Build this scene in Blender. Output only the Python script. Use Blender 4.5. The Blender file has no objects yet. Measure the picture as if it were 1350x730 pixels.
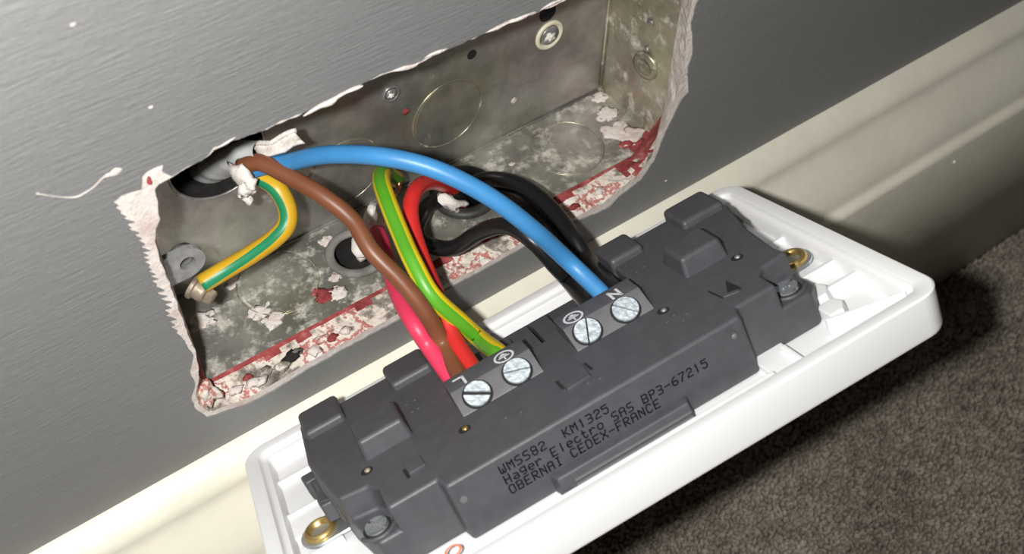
import bpy, bmesh, math, random
from mathutils import Vector, Matrix, Euler, noise
from mathutils.geometry import tessellate_polygon

# ------------------------------------------------------------------ units
S = 0.00104            # scene is laid out in millimetres, S turns them into metres
scn = bpy.context.scene
COL = scn.collection
random.seed(7)

# ------------------------------------------------------------------ camera
CAM = Vector((-94.407, -151.267, 181.895))
FPX = 1486.29
CR = Euler((0.6622291, -0.0171202, -0.6204435), 'XYZ').to_matrix()
cd = bpy.data.cameras.new('camera'); cam = bpy.data.objects.new('camera', cd); COL.objects.link(cam)
cd.sensor_width = 36.0; cd.sensor_fit = 'HORIZONTAL'; cd.lens = 36.0 * FPX / 1350.0
cd.clip_start = 0.005; cd.clip_end = 20
cam.matrix_world = Matrix.Translation(CAM * S) @ CR.to_4x4()
cd.dof.use_dof = True; cd.dof.focus_distance = 0.275; cd.dof.aperture_fstop = 26.0
scn.camera = cam

# ------------------------------------------------------------------ world, lamp, exposure
wd = bpy.data.worlds.new('dim_room'); scn.world = wd; wd.use_nodes = True
bgn = wd.node_tree.nodes['Background']
bgn.inputs[0].default_value = (1.0, 0.95, 0.88, 1); bgn.inputs[1].default_value = 0.03
# the phone's flash, about two centimetres beside its lens
ld = bpy.data.lights.new('phone_flash', 'POINT'); ld.energy = 3.8; ld.shadow_soft_size = 0.0045
ld.color = (1.0, 0.985, 0.955)
lo = bpy.data.objects.new('phone_flash', ld); COL.objects.link(lo)
lo.location = (CAM + CR @ Vector((-23.0, 1.0, 0.0))) * S
vs = scn.view_settings
vs.view_transform = 'Standard'; vs.look = 'None'; vs.exposure = 0.0; vs.gamma = 1.0; vs.use_curve_mapping = False

# ------------------------------------------------------------------ pixel -> place helpers
def ray(px, py): return CR @ Vector((px - 675.0, 365.0 - py, -FPX))
def on(px, py, n, d):
    r = ray(px, py); n = Vector(n); return CAM + r * ((d - n.dot(CAM)) / n.dot(r))
def onX(px, py, x): return on(px, py, (1, 0, 0), x)
def onY(px, py, y): return on(px, py, (0, 1, 0), y)
def onZ(px, py, z): return on(px, py, (0, 0, 1), z)

# frame of the pulled-out socket: u along its length, v across (towards the wall), w out of its back
PO = Vector((-9.403, -53.790, -17.820))
PR = Euler((-0.5560366, -0.1962993, -0.1230722), 'XYZ').to_matrix()
def P2W(u, v, w): return PO + PR @ Vector((u, v, w))
def onW(px, py, w):
    n = PR.col[2]; p = on(px, py, n, n.dot(PO) + w); return PR.transposed() @ (p - PO)

# ------------------------------------------------------------------ materials
def mat(name): 
    m = bpy.data.materials.new(name); m.use_nodes = True
    return m, m.node_tree, m.node_tree.nodes['Principled BSDF']
def simple(name, col, rough=0.5, metal=0.0, bump=0.0, bscale=900, vary=0.0, vscale=200, spec=0.5, coat=0.0):
    m, t, b = mat(name); N = t.nodes; L = t.links
    b.inputs['Base Color'].default_value = (*col, 1); b.inputs['Roughness'].default_value = rough
    b.inputs['Metallic'].default_value = metal; b.inputs['Specular IOR Level'].default_value = spec
    b.inputs['Coat Weight'].default_value = coat
    tc = N.new('ShaderNodeTexCoord')
    if vary:
        n = N.new('ShaderNodeTexNoise'); n.inputs['Scale'].default_value = vscale; n.inputs['Detail'].default_value = 4
        L.new(tc.outputs['Object'], n.inputs['Vector'])
        r = N.new('ShaderNodeMapRange'); r.inputs['From Min'].default_value = .3; r.inputs['From Max'].default_value = .7
        r.inputs['To Min'].default_value = 1 - vary; r.inputs['To Max'].default_value = 1 + vary
        L.new(n.outputs['Fac'], r.inputs['Value'])
        x = N.new('ShaderNodeMix'); x.data_type = 'RGBA'; x.blend_type = 'MULTIPLY'; x.inputs[0].default_value = 1
        x.inputs[6].default_value = (*col, 1); L.new(r.outputs[0], x.inputs[7]); L.new(x.outputs[2], b.inputs['Base Color'])
    if bump:
        n = N.new('ShaderNodeTexNoise'); n.inputs['Scale'].default_value = bscale; n.inputs['Detail'].default_value = 3
        L.new(tc.outputs['Object'], n.inputs['Vector'])
        u = N.new('ShaderNodeBump'); u.inputs['Strength'].default_value = bump; u.inputs['Distance'].default_value = 0.0005
        L.new(n.outputs['Fac'], u.inputs['Height']); L.new(u.outputs[0], b.inputs['Normal'])
    return m
def ramp(t, stops):
    r = t.nodes.new('ShaderNodeValToRGB'); e = r.color_ramp.elements
    while len(e) < len(stops): e.new(0.5)
    for k, (p, c) in enumerate(stops): e[k].position = p; e[k].color = (*c, 1)
    return r
def nz(t, scale, detail=4, rough=.55, stretch=(1, 1, 1), off=(0, 0, 0)):
    tc = t.nodes.new('ShaderNodeTexCoord'); mp = t.nodes.new('ShaderNodeMapping')
    mp.inputs['Scale'].default_value = stretch; mp.inputs['Location'].default_value = off
    n = t.nodes.new('ShaderNodeTexNoise'); n.inputs['Scale'].default_value = scale
    n.inputs['Detail'].default_value = detail; n.inputs['Roughness'].default_value = rough
    t.links.new(tc.outputs['Object'], mp.inputs[0]); t.links.new(mp.outputs[0], n.inputs['Vector'])
    return n
def bump(t, b, src, strength, dist):
    u = t.nodes.new('ShaderNodeBump'); u.inputs['Strength'].default_value = strength; u.inputs['Distance'].default_value = dist
    t.links.new(src, u.inputs['Height']); t.links.new(u.outputs[0], b.inputs['Normal']); return u

def mat_wall():
    m, t, b = mat('grey_wall_paint')
    n = nz(t, 60, 5, .6, (1, 1, 9)); n2 = nz(t, 25, 3, .5)
    r = ramp(t, [(.3, (.066, .069, .069)), (.7, (.084, .087, .087))]); t.links.new(n.outputs['Fac'], r.inputs[0])
    t.links.new(r.outputs[0], b.inputs['Base Color'])
    b.inputs['Roughness'].default_value = .68; b.inputs['Specular IOR Level'].default_value = 1.0; b.inputs['IOR'].default_value = 2.4
    f = nz(t, 160, 6, .7, (1, 1, 12)); g = nz(t, 900, 3, .6)
    a = t.nodes.new('ShaderNodeMath'); a.operation = 'MULTIPLY_ADD'; a.inputs[1].default_value = .35
    t.links.new(g.outputs['Fac'], a.inputs[0]); t.links.new(f.outputs['Fac'], a.inputs[2])
    bump(t, b, a.outputs[0], .55, .0006); return m
def mat_plaster(name, stops, scale=160, detail=6):
    m, t, b = mat(name); n = nz(t, scale, detail, .65)
    r = ramp(t, stops); t.links.new(n.outputs['Fac'], r.inputs[0]); t.links.new(r.outputs[0], b.inputs['Base Color'])
    b.inputs['Roughness'].default_value = .85; b.inputs['Specular IOR Level'].default_value = .2
    g = nz(t, 700, 5, .7); bump(t, b, g.outputs['Fac'], .7, .0008); return m
def mat_galv(name='galvanised_steel', dark=1.0, dust=.55, tint=(1, 1, 1)):
    m, t, b = mat(name); L = t.links
    n = nz(t, 55, 7, .65); c = lambda v: tuple(v * dark * k for k in tint)
    r = ramp(t, [(.30, c(.22)), (.45, c(.32)), (.58, c(.43)), (.72, c(.56))]); L.new(n.outputs['Fac'], r.inputs[0])
    d = nz(t, 130, 8, .75, off=(3, 1, 2)); dr = ramp(t, [(dust, (0, 0, 0)), (dust + .13, (1, 1, 1))]); L.new(d.outputs['Fac'], dr.inputs[0])
    y = nz(t, 28, 3, .5, off=(7, 2, 1)); yr = ramp(t, [(.25, (.95, .72, .74)), (.36, (.97, .95, .92)), (.52, (1, .97, .88)), (.62, (.92, .95, .82)), (.72, (.95, .88, .66))]); L.new(y.outputs['Fac'], yr.inputs[0])
    x0 = t.nodes.new('ShaderNodeMix'); x0.data_type = 'RGBA'; x0.blend_type = 'MULTIPLY'; x0.inputs[0].default_value = 1
    L.new(r.outputs[0], x0.inputs[6]); L.new(yr.outputs[0], x0.inputs[7])
    x = t.nodes.new('ShaderNodeMix'); x.data_type = 'RGBA'; L.new(dr.outputs[0], x.inputs[0])
    L.new(x0.outputs[2], x.inputs[6]); x.inputs[7].default_value = (.62, .59, .52, 1)
    L.new(x.outputs[2], b.inputs['Base Color'])
    mm = t.nodes.new('ShaderNodeMapRange'); mm.inputs['To Min'].default_value = .7; mm.inputs['To Max'].default_value = 0
    L.new(dr.outputs[0], mm.inputs['Value']); L.new(mm.outputs[0], b.inputs['Metallic'])
    rr = t.nodes.new('ShaderNodeMapRange'); rr.inputs['To Min'].default_value = .2; rr.inputs['To Max'].default_value = .5
    L.new(n.outputs['Fac'], rr.inputs['Value']); L.new(rr.outputs[0], b.inputs['Roughness'])
    g = nz(t, 300, 5, .6); bump(t, b, g.outputs['Fac'], .18, .0005); return m
def mat_carpet():
    m, t, b = mat('brown_grey_carpet'); n = nz(t, 230, 5, .7); n2 = nz(t, 40, 3, .5, off=(1, 4, 2))
    r = ramp(t, [(.32, (.17, .147, .118)), (.5, (.29, .255, .21)), (.68, (.42, .375, .315))])
    mx = t.nodes.new('ShaderNodeMath'); mx.operation = 'MULTIPLY_ADD'; mx.inputs[1].default_value = .45
    s = t.nodes.new('ShaderNodeMath'); s.operation = 'SUBTRACT'; s.inputs[1].default_value = .22
    t.links.new(n2.outputs['Fac'], mx.inputs[0]); t.links.new(n.outputs['Fac'], s.inputs[0]); t.links.new(s.outputs[0], mx.inputs[2])
    t.links.new(mx.outputs[0], r.inputs[0]); t.links.new(r.outputs[0], b.inputs['Base Color'])
    b.inputs['Roughness'].default_value = .95; b.inputs['Specular IOR Level'].default_value = .1
    return m

M = {}
M['wall'] = mat_wall()
M['plaster'] = mat_plaster('bare_plaster', [(.30, (.62, .50, .46)), (.48, (.74, .66, .61)), (.7, (.84, .79, .75))])
M['ledge'] = mat_plaster('mottled_mortar', [(.34, (.12, .11, .10)), (.41, (.30, .26, .22)), (.45, (.68, .60, .52)), (.50, (.80, .73, .65)), (.535, (.45, .15, .13)), (.555, (.52, .20, .17)), (.58, (.82, .76, .69)), (.72, (.86, .83, .78))], 110, 7)
M['redplaster'] = mat_plaster('red_paint_residue', [(.35, (.20, .035, .035)), (.55, (.36, .075, .075)), (.72, (.52, .24, .22))], 200)
M['galv'] = mat_galv(dust=.62); M['galv_floor'] = mat_galv('galvanised_steel_dusty', 1.12, .50, (1, 1, .97))
M['galv_yellow'] = mat_galv('galvanised_steel_stained', 1.1, .52, (1, .95, .78))
M['zinc'] = simple('zinc_plated_steel', (.62, .66, .68), .28, .85, .15, 700)
M['zincbright'] = simple('bright_zinc', (.56, .62, .66), .42, .45, .6, 1100, .35, 900)
M['dullsteel'] = simple('dull_steel', (.30, .30, .30), .4, .6, .3, 600, .3, 300)
M['lugsteel'] = simple('grey_steel', (.42, .42, .41), .35, .5, .3, 600, .25, 300)
M['brass'] = simple('brass', (.55, .40, .15), .33, .85, .1, 500)
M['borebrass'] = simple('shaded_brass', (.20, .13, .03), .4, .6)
M['oldbrass'] = simple('dusty_brass', (.34, .28, .21), .5, .4, .4, 600, .35, 350)
M['copper'] = simple('copper', (.62, .32, .18), .35, .9)
M['cream'] = simple('cream_gloss_paint', (.83, .79, .665), .40, 0, .25, 260, .05, 60)
M['white'] = simple('white_plastic', (.77, .77, .775), .38, 0, .03, 900)
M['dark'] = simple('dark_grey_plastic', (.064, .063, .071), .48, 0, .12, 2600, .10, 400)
M['darklit'] = simple('dark_grey_plastic_lit', (.13, .127, .133), .5, 0, .12, 2600, .08, 400)  # lighter copy of the housing plastic, light painted into raised faces and marks
M['slit'] = simple('slit_shade_black', (.008, .008, .009), .8)  # black that paints in the shade inside holes, slots and recesses
M['ink'] = simple('black_ink', (.003, .003, .004), .95, spec=.05)
M['orange'] = simple('orange_ink', (.75, .22, .10), .6)
M['print'] = simple('white_print', (.62, .63, .65), .6)
M['blue'] = simple('blue_pvc', (.05, .235, .51), .42, 0, .05, 300, .06, 150)
M['brown'] = simple('brown_pvc', (.185, .066, .030), .42, 0, .06, 300, .10, 120)
M['yellow'] = simple('yellow_pvc', (.76, .55, .012), .4, 0, .05, 300, .05, 150)
M['dullyellow'] = simple('ochre_yellow_pvc', (.62, .37, .02), .4, 0, .05, 300, .08, 150)
M['green'] = simple('green_pvc', (.10, .36, .02), .4, 0, .05, 300, .05, 150)
M['teal'] = simple('teal_green_pvc', (.015, .23, .10), .4, 0, .05, 300, .05, 150)
M['red'] = simple('red_pvc', (.62, .028, .025), .4, 0, .06, 300, .08, 150)
M['pink'] = simple('crimson_pvc', (.70, .045, .11), .42, 0, .06, 300, .06, 150)
M['black'] = simple('black_pvc', (.010, .010, .011), .33, 0, .05, 300)
M['rubber'] = simple('black_rubber', (.03, .029, .027), .55, 0, .3, 500, .4, 300)
M['dustrubber'] = simple('dusty_rubber', (.20, .19, .175), .7, 0, .4, 500, .5, 160)
M['sheath'] = simple('grey_pvc_sheath', (.52, .53, .53), .55, 0, .1, 400, .05, 200)
M['sheathwhite'] = mat_plaster('plaster_caked_pvc', [(.3, (.60, .52, .46)), (.5, (.78, .73, .68)), (.7, (.86, .83, .79))], 300)
M['cavity_mortar'] = mat_plaster('cavity_shade_and_mortar', [(.3, (.01, .009, .009)), (.7, (.035, .032, .03))])  # near-black: cavity shade put into the colour; also one dark mortar lump
M['carpet'] = mat_carpet()
M['backing'] = simple('carpet_backing', (.06, .053, .045), .95)
M['creamring'] = simple('cream_plastic', (.70, .66, .50), .45)

# ------------------------------------------------------------------ mesh helpers (geometry in mm)
WM = {}
def link(o): COL.objects.link(o); return o
def mesh_obj(name, verts, faces, mats, parent=None, world=True, smooth=False, bevel=0, seg=2, mi=None, clean=True, angle=40):
    """ONE mesh object. verts in mm: in the world frame (world=True) or in the parent's frame."""
    if parent is not None and world:
        inv = WM[parent].inverted(); verts = [inv @ Vector(v) for v in verts]
    me = bpy.data.meshes.new(name)
    me.from_pydata([tuple(Vector(v) * S) for v in verts], [], faces)
    if not isinstance(mats, (list, tuple)): mats = [mats]
    for k in mats: me.materials.append(M[k])
    if mi: me.polygons.foreach_set('material_index', mi)
    if clean:
        bm = bmesh.new(); bm.from_mesh(me); bmesh.ops.recalc_face_normals(bm, faces=bm.faces); bm.to_mesh(me); bm.free()
    if smooth: me.polygons.foreach_set('use_smooth', [True] * len(me.polygons))
    me.update()
    o = link(bpy.data.objects.new(name, me))
    if parent is not None:
        o.parent = parent; WM[o] = WM[parent].copy()
    else: WM[o] = Matrix.Identity(4)
    if bevel:
        b = o.modifiers.new('edge', 'BEVEL'); b.width = bevel * S; b.segments = seg; b.limit_method = 'ANGLE'; b.angle_limit = math.radians(angle)
        b.harden_normals = False
        me.polygons.foreach_set('use_smooth', [True] * len(me.polygons))
        wn = o.modifiers.new('normals', 'WEIGHTED_NORMAL'); wn.keep_sharp = False
    return o
def tag(o, label, cat=None, group=None, kind=None):
    o['label'] = label
    if cat: o['category'] = cat
    if group: o['group'] = group
    if kind: o['kind'] = kind
    return o
def thing(name, loc, label, cat, rot=None, group=None):
    o = link(bpy.data.objects.new(name, None)); o.empty_display_size = .005
    m = Matrix.Translation(Vector(loc)) @ (rot.to_4x4() if rot else Matrix.Identity(4))
    WM[o] = m; mm = m.copy(); mm.translation = m.translation * S; o.matrix_world = mm
    return tag(o, label, cat, group)
def rebase(o, base):
    """move a single-mesh thing's origin to its base without moving the mesh"""
    b = Vector(base) * S; o.data.transform(Matrix.Translation(-b)); o.location = b; WM[o] = Matrix.Translation(Vector(base)); return o

def join(*gs):
    V, F = [], []
    for v, f in gs:
        n = len(V); V += [Vector(a) for a in v]; F += [tuple(i + n for i in q) for q in f]
    return V, F
def box(a, b):
    (x0, y0, z0), (x1, y1, z1) = a, b
    v = [(x0, y0, z0), (x1, y0, z0), (x1, y1, z0), (x0, y1, z0), (x0, y0, z1), (x1, y0, z1), (x1, y1, z1), (x0, y1, z1)]
    return v, [(0, 3, 2, 1), (4, 5, 6, 7), (0, 1, 5, 4), (1, 2, 6, 5), (2, 3, 7, 6), (3, 0, 4, 7)]
def prism(poly, w0, w1, top=None):
    n = len(poly); top = top or poly
    v = [(u, q, w0) for u, q in poly] + [(u, q, w1) for u, q in top]
    f = [tuple(range(n - 1, -1, -1)), tuple(range(n, 2 * n))] + [(i, (i + 1) % n, n + (i + 1) % n, n + i) for i in range(n)]
    return v, f
def frame(axis, up=None):
    a = Vector(axis).normalized(); u = Vector(up) if up else (Vector((0, 0, 1)) if abs(a.z) < .9 else Vector((1, 0, 0)))
    x = u.cross(a).normalized(); return x, a.cross(x), a
def lathe(c, axis, prof, seg=24, up=None, cap=True):
    """prof: (radius, height along axis) pairs"""
    x, y, a = frame(axis, up); c = Vector(c); v = []; f = []
    for r, h in prof:
        for k in range(seg):
            t = 2 * math.pi * k / seg; v.append(c + a * h + (x * math.cos(t) + y * math.sin(t)) * r)
    for i in range(len(prof) - 1):
        for k in range(seg):
            f.append((i * seg + k, i * seg + (k + 1) % seg, (i + 1) * seg + (k + 1) % seg, (i + 1) * seg + k))
    if cap:
        f.append(tuple(range(seg - 1, -1, -1))); n = (len(prof) - 1) * seg; f.append(tuple(range(n, n + seg)))
    return v, f
def torus(c, axis, R, r, seg=40, sides=8, flat=1.0):
    x, y, a = frame(axis); c = Vector(c); v = []; f = []
    for i in range(seg):
        t = 2 * math.pi * i / seg; d = x * math.cos(t) + y * math.sin(t)
        for k in range(sides):
            s = 2 * math.pi * k / sides; v.append(c + d * (R + r * math.cos(s)) + a * (r * flat * math.sin(s)))
    for i in range(seg):
        for k in range(sides):
            f.append((i * sides + k, ((i + 1) % seg) * sides + k, ((i + 1) % seg) * sides + (k + 1) % sides, i * sides + (k + 1) % sides))
    return v, f
def spline(pts, step=1.2):
    P = [Vector(p) for p in pts]; P = [P[0] * 2 - P[1]] + P + [P[-1] * 2 - P[-2]]; out = []
    for i in range(1, len(P) - 2):
        n = max(2, int((P[i + 1] - P[i]).length / step))
        for k in range(n):
            t = k / n; a, b, c, d = P[i - 1], P[i], P[i + 1], P[i + 2]
            out.append(.5 * ((2 * b) + (c - a) * t + (2 * a - 5 * b + 4 * c - d) * t * t + (3 * b - a - 3 * c + d) * t ** 3))
    out.append(P[-2]); return out
def tube(pts, rad, sides=16, up=(-.35, -.6, .72), sx=1.0, wob=0.0, cap=True, radf=None, turn=None):
    """tube along pts; side 0 of every ring turns towards `up`"""
    v, f = [], []; n = len(pts); up = Vector(up)
    for i, p in enumerate(pts):
        t = (pts[min(i + 1, n - 1)] - pts[max(i - 1, 0)]).normalized()
        x = (up - t * up.dot(t)).normalized(); y = t.cross(x)
        r = rad * (radf(i / (n - 1)) if radf else 1) * (1 + wob * noise.noise(p * .25))
        for k in range(sides):
            s = 2 * math.pi * k / sides + (turn(i / (n - 1)) if turn else 0); v.append(p + x * (r * math.cos(s)) + y * (r * sx * math.sin(s)))
    for i in range(n - 1):
        for k in range(sides):
            f.append((i * sides + k, i * sides + (k + 1) % sides, (i + 1) * sides + (k + 1) % sides, (i + 1) * sides + k))
    if cap:
        f.append(tuple(range(sides - 1, -1, -1))); f.append(tuple(range((n - 1) * sides, n * sides)))
    return v, f
def flat_with_holes(outer, holes, to3):
    loops = [[Vector((a, b, 0)) for a, b in l] for l in [outer] + holes]
    tris = tessellate_polygon(loops); pts = [p for l in loops for p in l]
    return [to3(p.x, p.y) for p in pts], [tuple(t) for t in tris]
def circle(cx, cy, r, n=36, sq=1.0): return [(cx + r * math.cos(2 * math.pi * k / n), cy + r * sq * math.sin(2 * math.pi * k / n)) for k in range(n)]

# ================================================================== SETTING
YW = -7.5                      # painted face of the wall
BX, BZ, BD = 67.0, 36.0, 25.4  # metal back box: half width, half height, depth (its front edge is y = 0)

def dens(loop, step, jit, seed):
    rnd = random.Random(seed); out = []
    n = len(loop)
    for i in range(n):
        a = Vector(loop[i]); b = Vector(loop[(i + 1) % n]); k = max(1, int((b - a).length / step))
        for j in range(k):
            p = a.lerp(b, j / k)
            if j: p += Vector((rnd.uniform(-jit, jit), rnd.uniform(-jit, jit)))
            out.append((p.x, p.y))
    return out
def wpx(pts): return [(lambda p: (p.x, p.z))(onY(a, b, YW)) for a, b in pts]

TOP = [(226, 234), (248, 220), (267, 211), (283, 197), (305, 186), (344, 173), (371, 162), (400, 149), (436, 131), (470, 115), (490, 105), (501, 100),
       (515, 95), (545, 88), (570, 74), (601, 61), (640, 44), (669, 31), (709, 16), (738, 4)]
TRC = [(30.0, 35.4), (46.0, 35.6), (61.0, 35.5), (64.4, 33.0), (64.2, 26.0), (62.6, 19.0)]
# opening through the plaster, seen face on, clockwise from the top left
open_loop = wpx([(204, 250), (209, 243)] + TOP) + TRC + wpx([(906, 30), (903, 70), (899, 100), (893, 122), (884, 140), (876, 160), (866, 180), (860, 205),
       (838, 233), (810, 254), (795, 268), (763, 284), (735, 297), (690, 319), (634, 351), (594, 371), (520, 416), (454, 451), (402, 480), (358, 507), (327, 524), (276, 543),
       (262, 532), (258, 522), (262, 503), (262, 485), (258, 462), (247, 440), (228, 385), (214, 350), (206, 324), (205, 302), (211, 289), (208, 274)])
open_loop = dens(open_loop, 1.3, .22, 3)
# edge of the grey paint film around it: chipped teeth on the left, flakes along the top
teeth = []
for a, b, d in [((150, 266), (186, 324), 8), ((186, 326), (204, 376), 8), ((206, 378), (236, 446), 9)]:
    for k in range(d):
        t = k / d; x = a[0] + (b[0] - a[0]) * t; y = a[1] + (b[1] - a[1]) * t; random.seed(int(x * 7 + y))
        teeth += [(x - random.uniform(1, 7), y - 1), (x + random.uniform(3, 13), y + (b[1] - a[1]) / d * .5)]
teeth.reverse()
paint_loop = wpx([(159, 256), (185, 248), (186, 231), (193, 224), (215, 215), (213, 225)]) \
    + wpx([(a - 1 - 2.2 * abs(math.sin(i * 1.7)), b - 1.2 - 3.6 * max(0, math.sin(i * 2.3 + .6))) for i, (a, b) in enumerate(TOP)]) \
    + [(30.0, 36.4), (46.0, 36.3), (63.0, 37.0), (66.8, 34.0), (66.2, 26.0), (64.6, 19.5)] \
    + wpx([(917, 4), (910, 29), (912, 52), (912, 70), (906, 88), (907, 120), (899, 128), (893, 139), (886, 154), (877, 172), (868, 196), (862, 210),
       (843, 237), (815, 258), (802, 272), (782, 282), (763, 289), (735, 303), (690, 324), (634, 356), (594, 377), (520, 423), (454, 458), (402, 487), (358, 515), (327, 531), (272, 549),
       (255, 535), (251, 522), (256, 503), (249, 488), (254, 467), (247, 458)]) + wpx(teeth)
paint_loop = dens(paint_loop, 1.2, .18, 5)

WX0, WX1, WZ0, WZ1 = -330.0, 470.0, -186.0, 330.0
outer = [(WX0, WZ0), (WX1, WZ0), (WX1, WZ1), (WX0, WZ1)]
v1, f1 = flat_with_holes(outer, [open_loop], lambda a, b: Vector((a, YW, b)))
mi = [0] * len(f1)
# crumbled reveal from the opening back to the metal edge
def to_rect(x, z):
    if abs(x) >= BX or abs(z) >= BZ: return max(-BX, min(BX, x)), max(-BZ, min(BZ, z))
    d = [(BX - x, (BX, z)), (BX + x, (-BX, z)), (BZ - z, (x, BZ)), (BZ + z, (x, -BZ))]; return min(d)[1]
n = len(open_loop); base = len(v1); rings = [(0.0, 0), (.22, .45), (.45, .6), (.68, .6), (.86, .35), (1.0, 0)]
for t, amp in rings:
    for (x, z) in open_loop:
        tx, tz = to_rect(x, z); px, pz = x + (tx - x) * t, z + (tz - z) * t; y = YW + (0.05 - YW) * t
        s = noise.noise(Vector((x * .31, y * .45, z * .31))) + .6 * noise.noise(Vector((x * .9, y * .9 + 5, z * .9)))
        d = Vector((-px, 0, -pz)); d = Vector((0, 0, -1 if pz > 0 else 1)) if abs(pz / BZ) > abs(px / BX) else Vector((-1 if px > 0 else 1, 0, 0))
        inward = d if (z < 0 and abs(z / BZ) > abs(x / BX)) or x > 60 else Vector((0, 0, 0))
        v1.append(Vector((px, y, pz)) + inward * s * amp)
for r in range(len(rings) - 1):
    for k in range(n):
        a = base + r * n + k; b = base + r * n + (k + 1) % n; f1.append((a, b, b + n, a + n))
        x, z = open_loop[k]
        red = (r >= 4) or (r == 3 and noise.noise(Vector((x * .13, 3, z * .13))) > .1) or (x > 52 and z < -24 and noise.noise(Vector((x * .35, r, z * .35))) > -.15)
        mi.append(2 if red and z < -20 else (1 if (z < -26) else 0))
# outer returns of the slab
e = len(v1)
for a, b in outer: v1 += [Vector((a, YW, b)), Vector((a, 45, b))]
for k in range(4):
    a = e + 2 * k; b = e + 2 * ((k + 1) % 4); f1.append((a, b, b + 1, a + 1)); mi.append(0)
wall = mesh_obj('wall_back', v1, f1, ['plaster', 'ledge', 'redplaster'], mi=mi, clean=False)
tag(wall, 'plastered wall with a ragged rectangular opening cut for the metal back box', 'wall', kind='structure')
# paint film, 0.35 mm thick, with its own broken edge
pv, pf = flat_with_holes(outer, [paint_loop], lambda a, b: Vector((a, YW - .38, b)))
k0 = 4; m_ = len(paint_loop); e = len(pv)
pv += [Vector((a, YW - .01, b)) for a, b in paint_loop]
pf += [(k0 + k, k0 + (k + 1) % m_, e + (k + 1) % m_, e + k) for k in range(m_)]
film = mesh_obj('paint_film', pv, pf, 'wall', wall, clean=False)
# hairline crack with lifted flakes left of the opening
cp = spline([onY(a, b, YW - .4) for a, b in [(48, 255), (75, 259), (98, 260), (112, 254), (124, 246), (136, 234), (146, 229)]], .6)
mesh_obj('crack', *tube(cp, .11, 6, wob=.9, up=(0, -1, 0)), 'plaster', wall, smooth=True)
for a, b, r in [(152, 227, .75), (142, 231, .4), (96, 33, .3), (199, 141, .25), (878, 238, .3), (872, 176, .5)]:
    c = onY(a, b, YW - .4); vv, ff = lathe(c, (0, -1, 0), [(r, 0), (r * .7, .12)], 9)
    vv = [c + (q - c) * (1 + .45 * noise.noise(q * 3)) + Vector((.5 * (q - c).x, 0, 0)) for q in vv]
    mesh_obj('paint_chip', vv, ff, 'plaster', wall)
# long torn white flakes left on the top edge of the opening
for pts in [[(400, 153), (420, 141), (440, 132), (452, 119)], [(430, 136), (452, 124), (478, 113)], [(505, 97), (530, 90), (548, 85), (565, 73), (590, 64)], [(640, 43), (668, 31), (706, 15)], [(283, 197), (300, 187), (312, 179)], [(712, 13), (726, 5), (745, -3)]]:
    q = spline([onY(a, b, YW - .3) for a, b in pts], .7)
    mesh_obj('plaster_flake', *tube(q, .42, 7, up=(0, -.4, 1), wob=1.2, radf=lambda t: .25 + math.sin(math.pi * min(1, max(0, t))) * .8), 'plaster', wall)
# lump of filler in the lower left corner of the opening and loose bits on the ledge
def lump(c, r, seed, sq=(1, 1, 1), det=2):
    bm = bmesh.new(); bmesh.ops.create_icosphere(bm, subdivisions=det, radius=r); vv = []
    for q in bm.verts:
        k = 1 + .75 * noise.noise(q.co * (1.5 / r) + Vector((seed * 1.37, 0, 0))) + .4 * noise.noise(q.co * (3.6 / r) + Vector((0, seed * .77, 0)))
        vv.append(Vector(c) + Vector((q.co.x * sq[0], q.co.y * sq[1], q.co.z * sq[2])) * k)
    ff = [tuple(q.index for q in f.verts) for f in bm.faces]; bm.free(); return vv, ff
mesh_obj('paint_chip', *lump(onY(197, 239, YW - .1), .9, 8, (.5, .3, 1.2)), 'redplaster', wall)
mesh_obj('filler_lump', *lump(onY(270, 519, -5.5), 2.9, 2, (1, .8, 1), 3), 'ledge', wall, smooth=True)
rl = random.Random(11)
for a, b, r, k in [(352, 489, 1.1, 'ledge'), (385, 470, 1.4, 'cavity_mortar'), (391, 465, 1.0, 'dullsteel'), (372, 482, 1.3, 'ledge'), (415, 462, 1.2, 'plaster'), (332, 505, 1.2, 'plaster'),
                   (437, 445, 1.0, 'redplaster'), (455, 436, 1.0, 'plaster'), (311, 514, 1.1, 'plaster'), (326, 497, .9, 'redplaster'), (425, 447, 1.2, 'ledge'), (580, 365, .9, 'plaster'), (700, 303, 1.0, 'plaster'), (790, 252, 1.1, 'plaster'), (757, 272, 1.0, 'redplaster'), (345, 502, 1.0, 'plaster')]:
    mesh_obj('mortar_lump', *lump(onZ(a, b, -36.6), r, a, (1.5, 1, .6)), k, wall, smooth=True)

# ------------------------------------------------------------------ skirting board
prof = [(YW + .5, -51.0), (-8.4, -51.2), (-10.2, -52.2), (-12.4, -53.6), (-13.9, -55.0), (-14.7, -56.2), (-15.0, -57.4), (-15.2, -58.6), (-16.0, -60.2), (-18.0, -62.8), (-20.6, -65.9), (-23.0, -69.0),
        (-24.6, -71.8), (-25.4, -73.8), (-25.7, -75.4), (-26.2, -76.2), (-27.4, -76.6), (-28.4, -77.2), (-28.8, -78.4), (-28.8, -181.0), (YW + .5, -181.0)]
xs = [WX0 + (WX1 - WX0) * k / 160 for k in range(161)]; v, f = [], []; npf = len(prof)
for x in xs:
    for j, (y, z) in enumerate(prof):
        wv = (.28 * noise.noise(Vector((x * .02, j * .2, 0))) + .1 * noise.noise(Vector((x * .13, j * .4, 2)))) if 0 < j < npf - 2 else 0
        v.append((x, y + wv * .6, z + wv * .8))
for i in range(len(xs) - 1):
    for j in range(npf - 1):
        a = i * npf + j; f.append((a, a + npf, a + npf + 1, a + 1))
f.append(tuple(range(npf))); f.append(tuple((len(xs) - 1) * npf + j for j in range(npf - 1, -1, -1)))
sk = mesh_obj('baseboard_back', v, f, 'cream', smooth=True)
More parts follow.
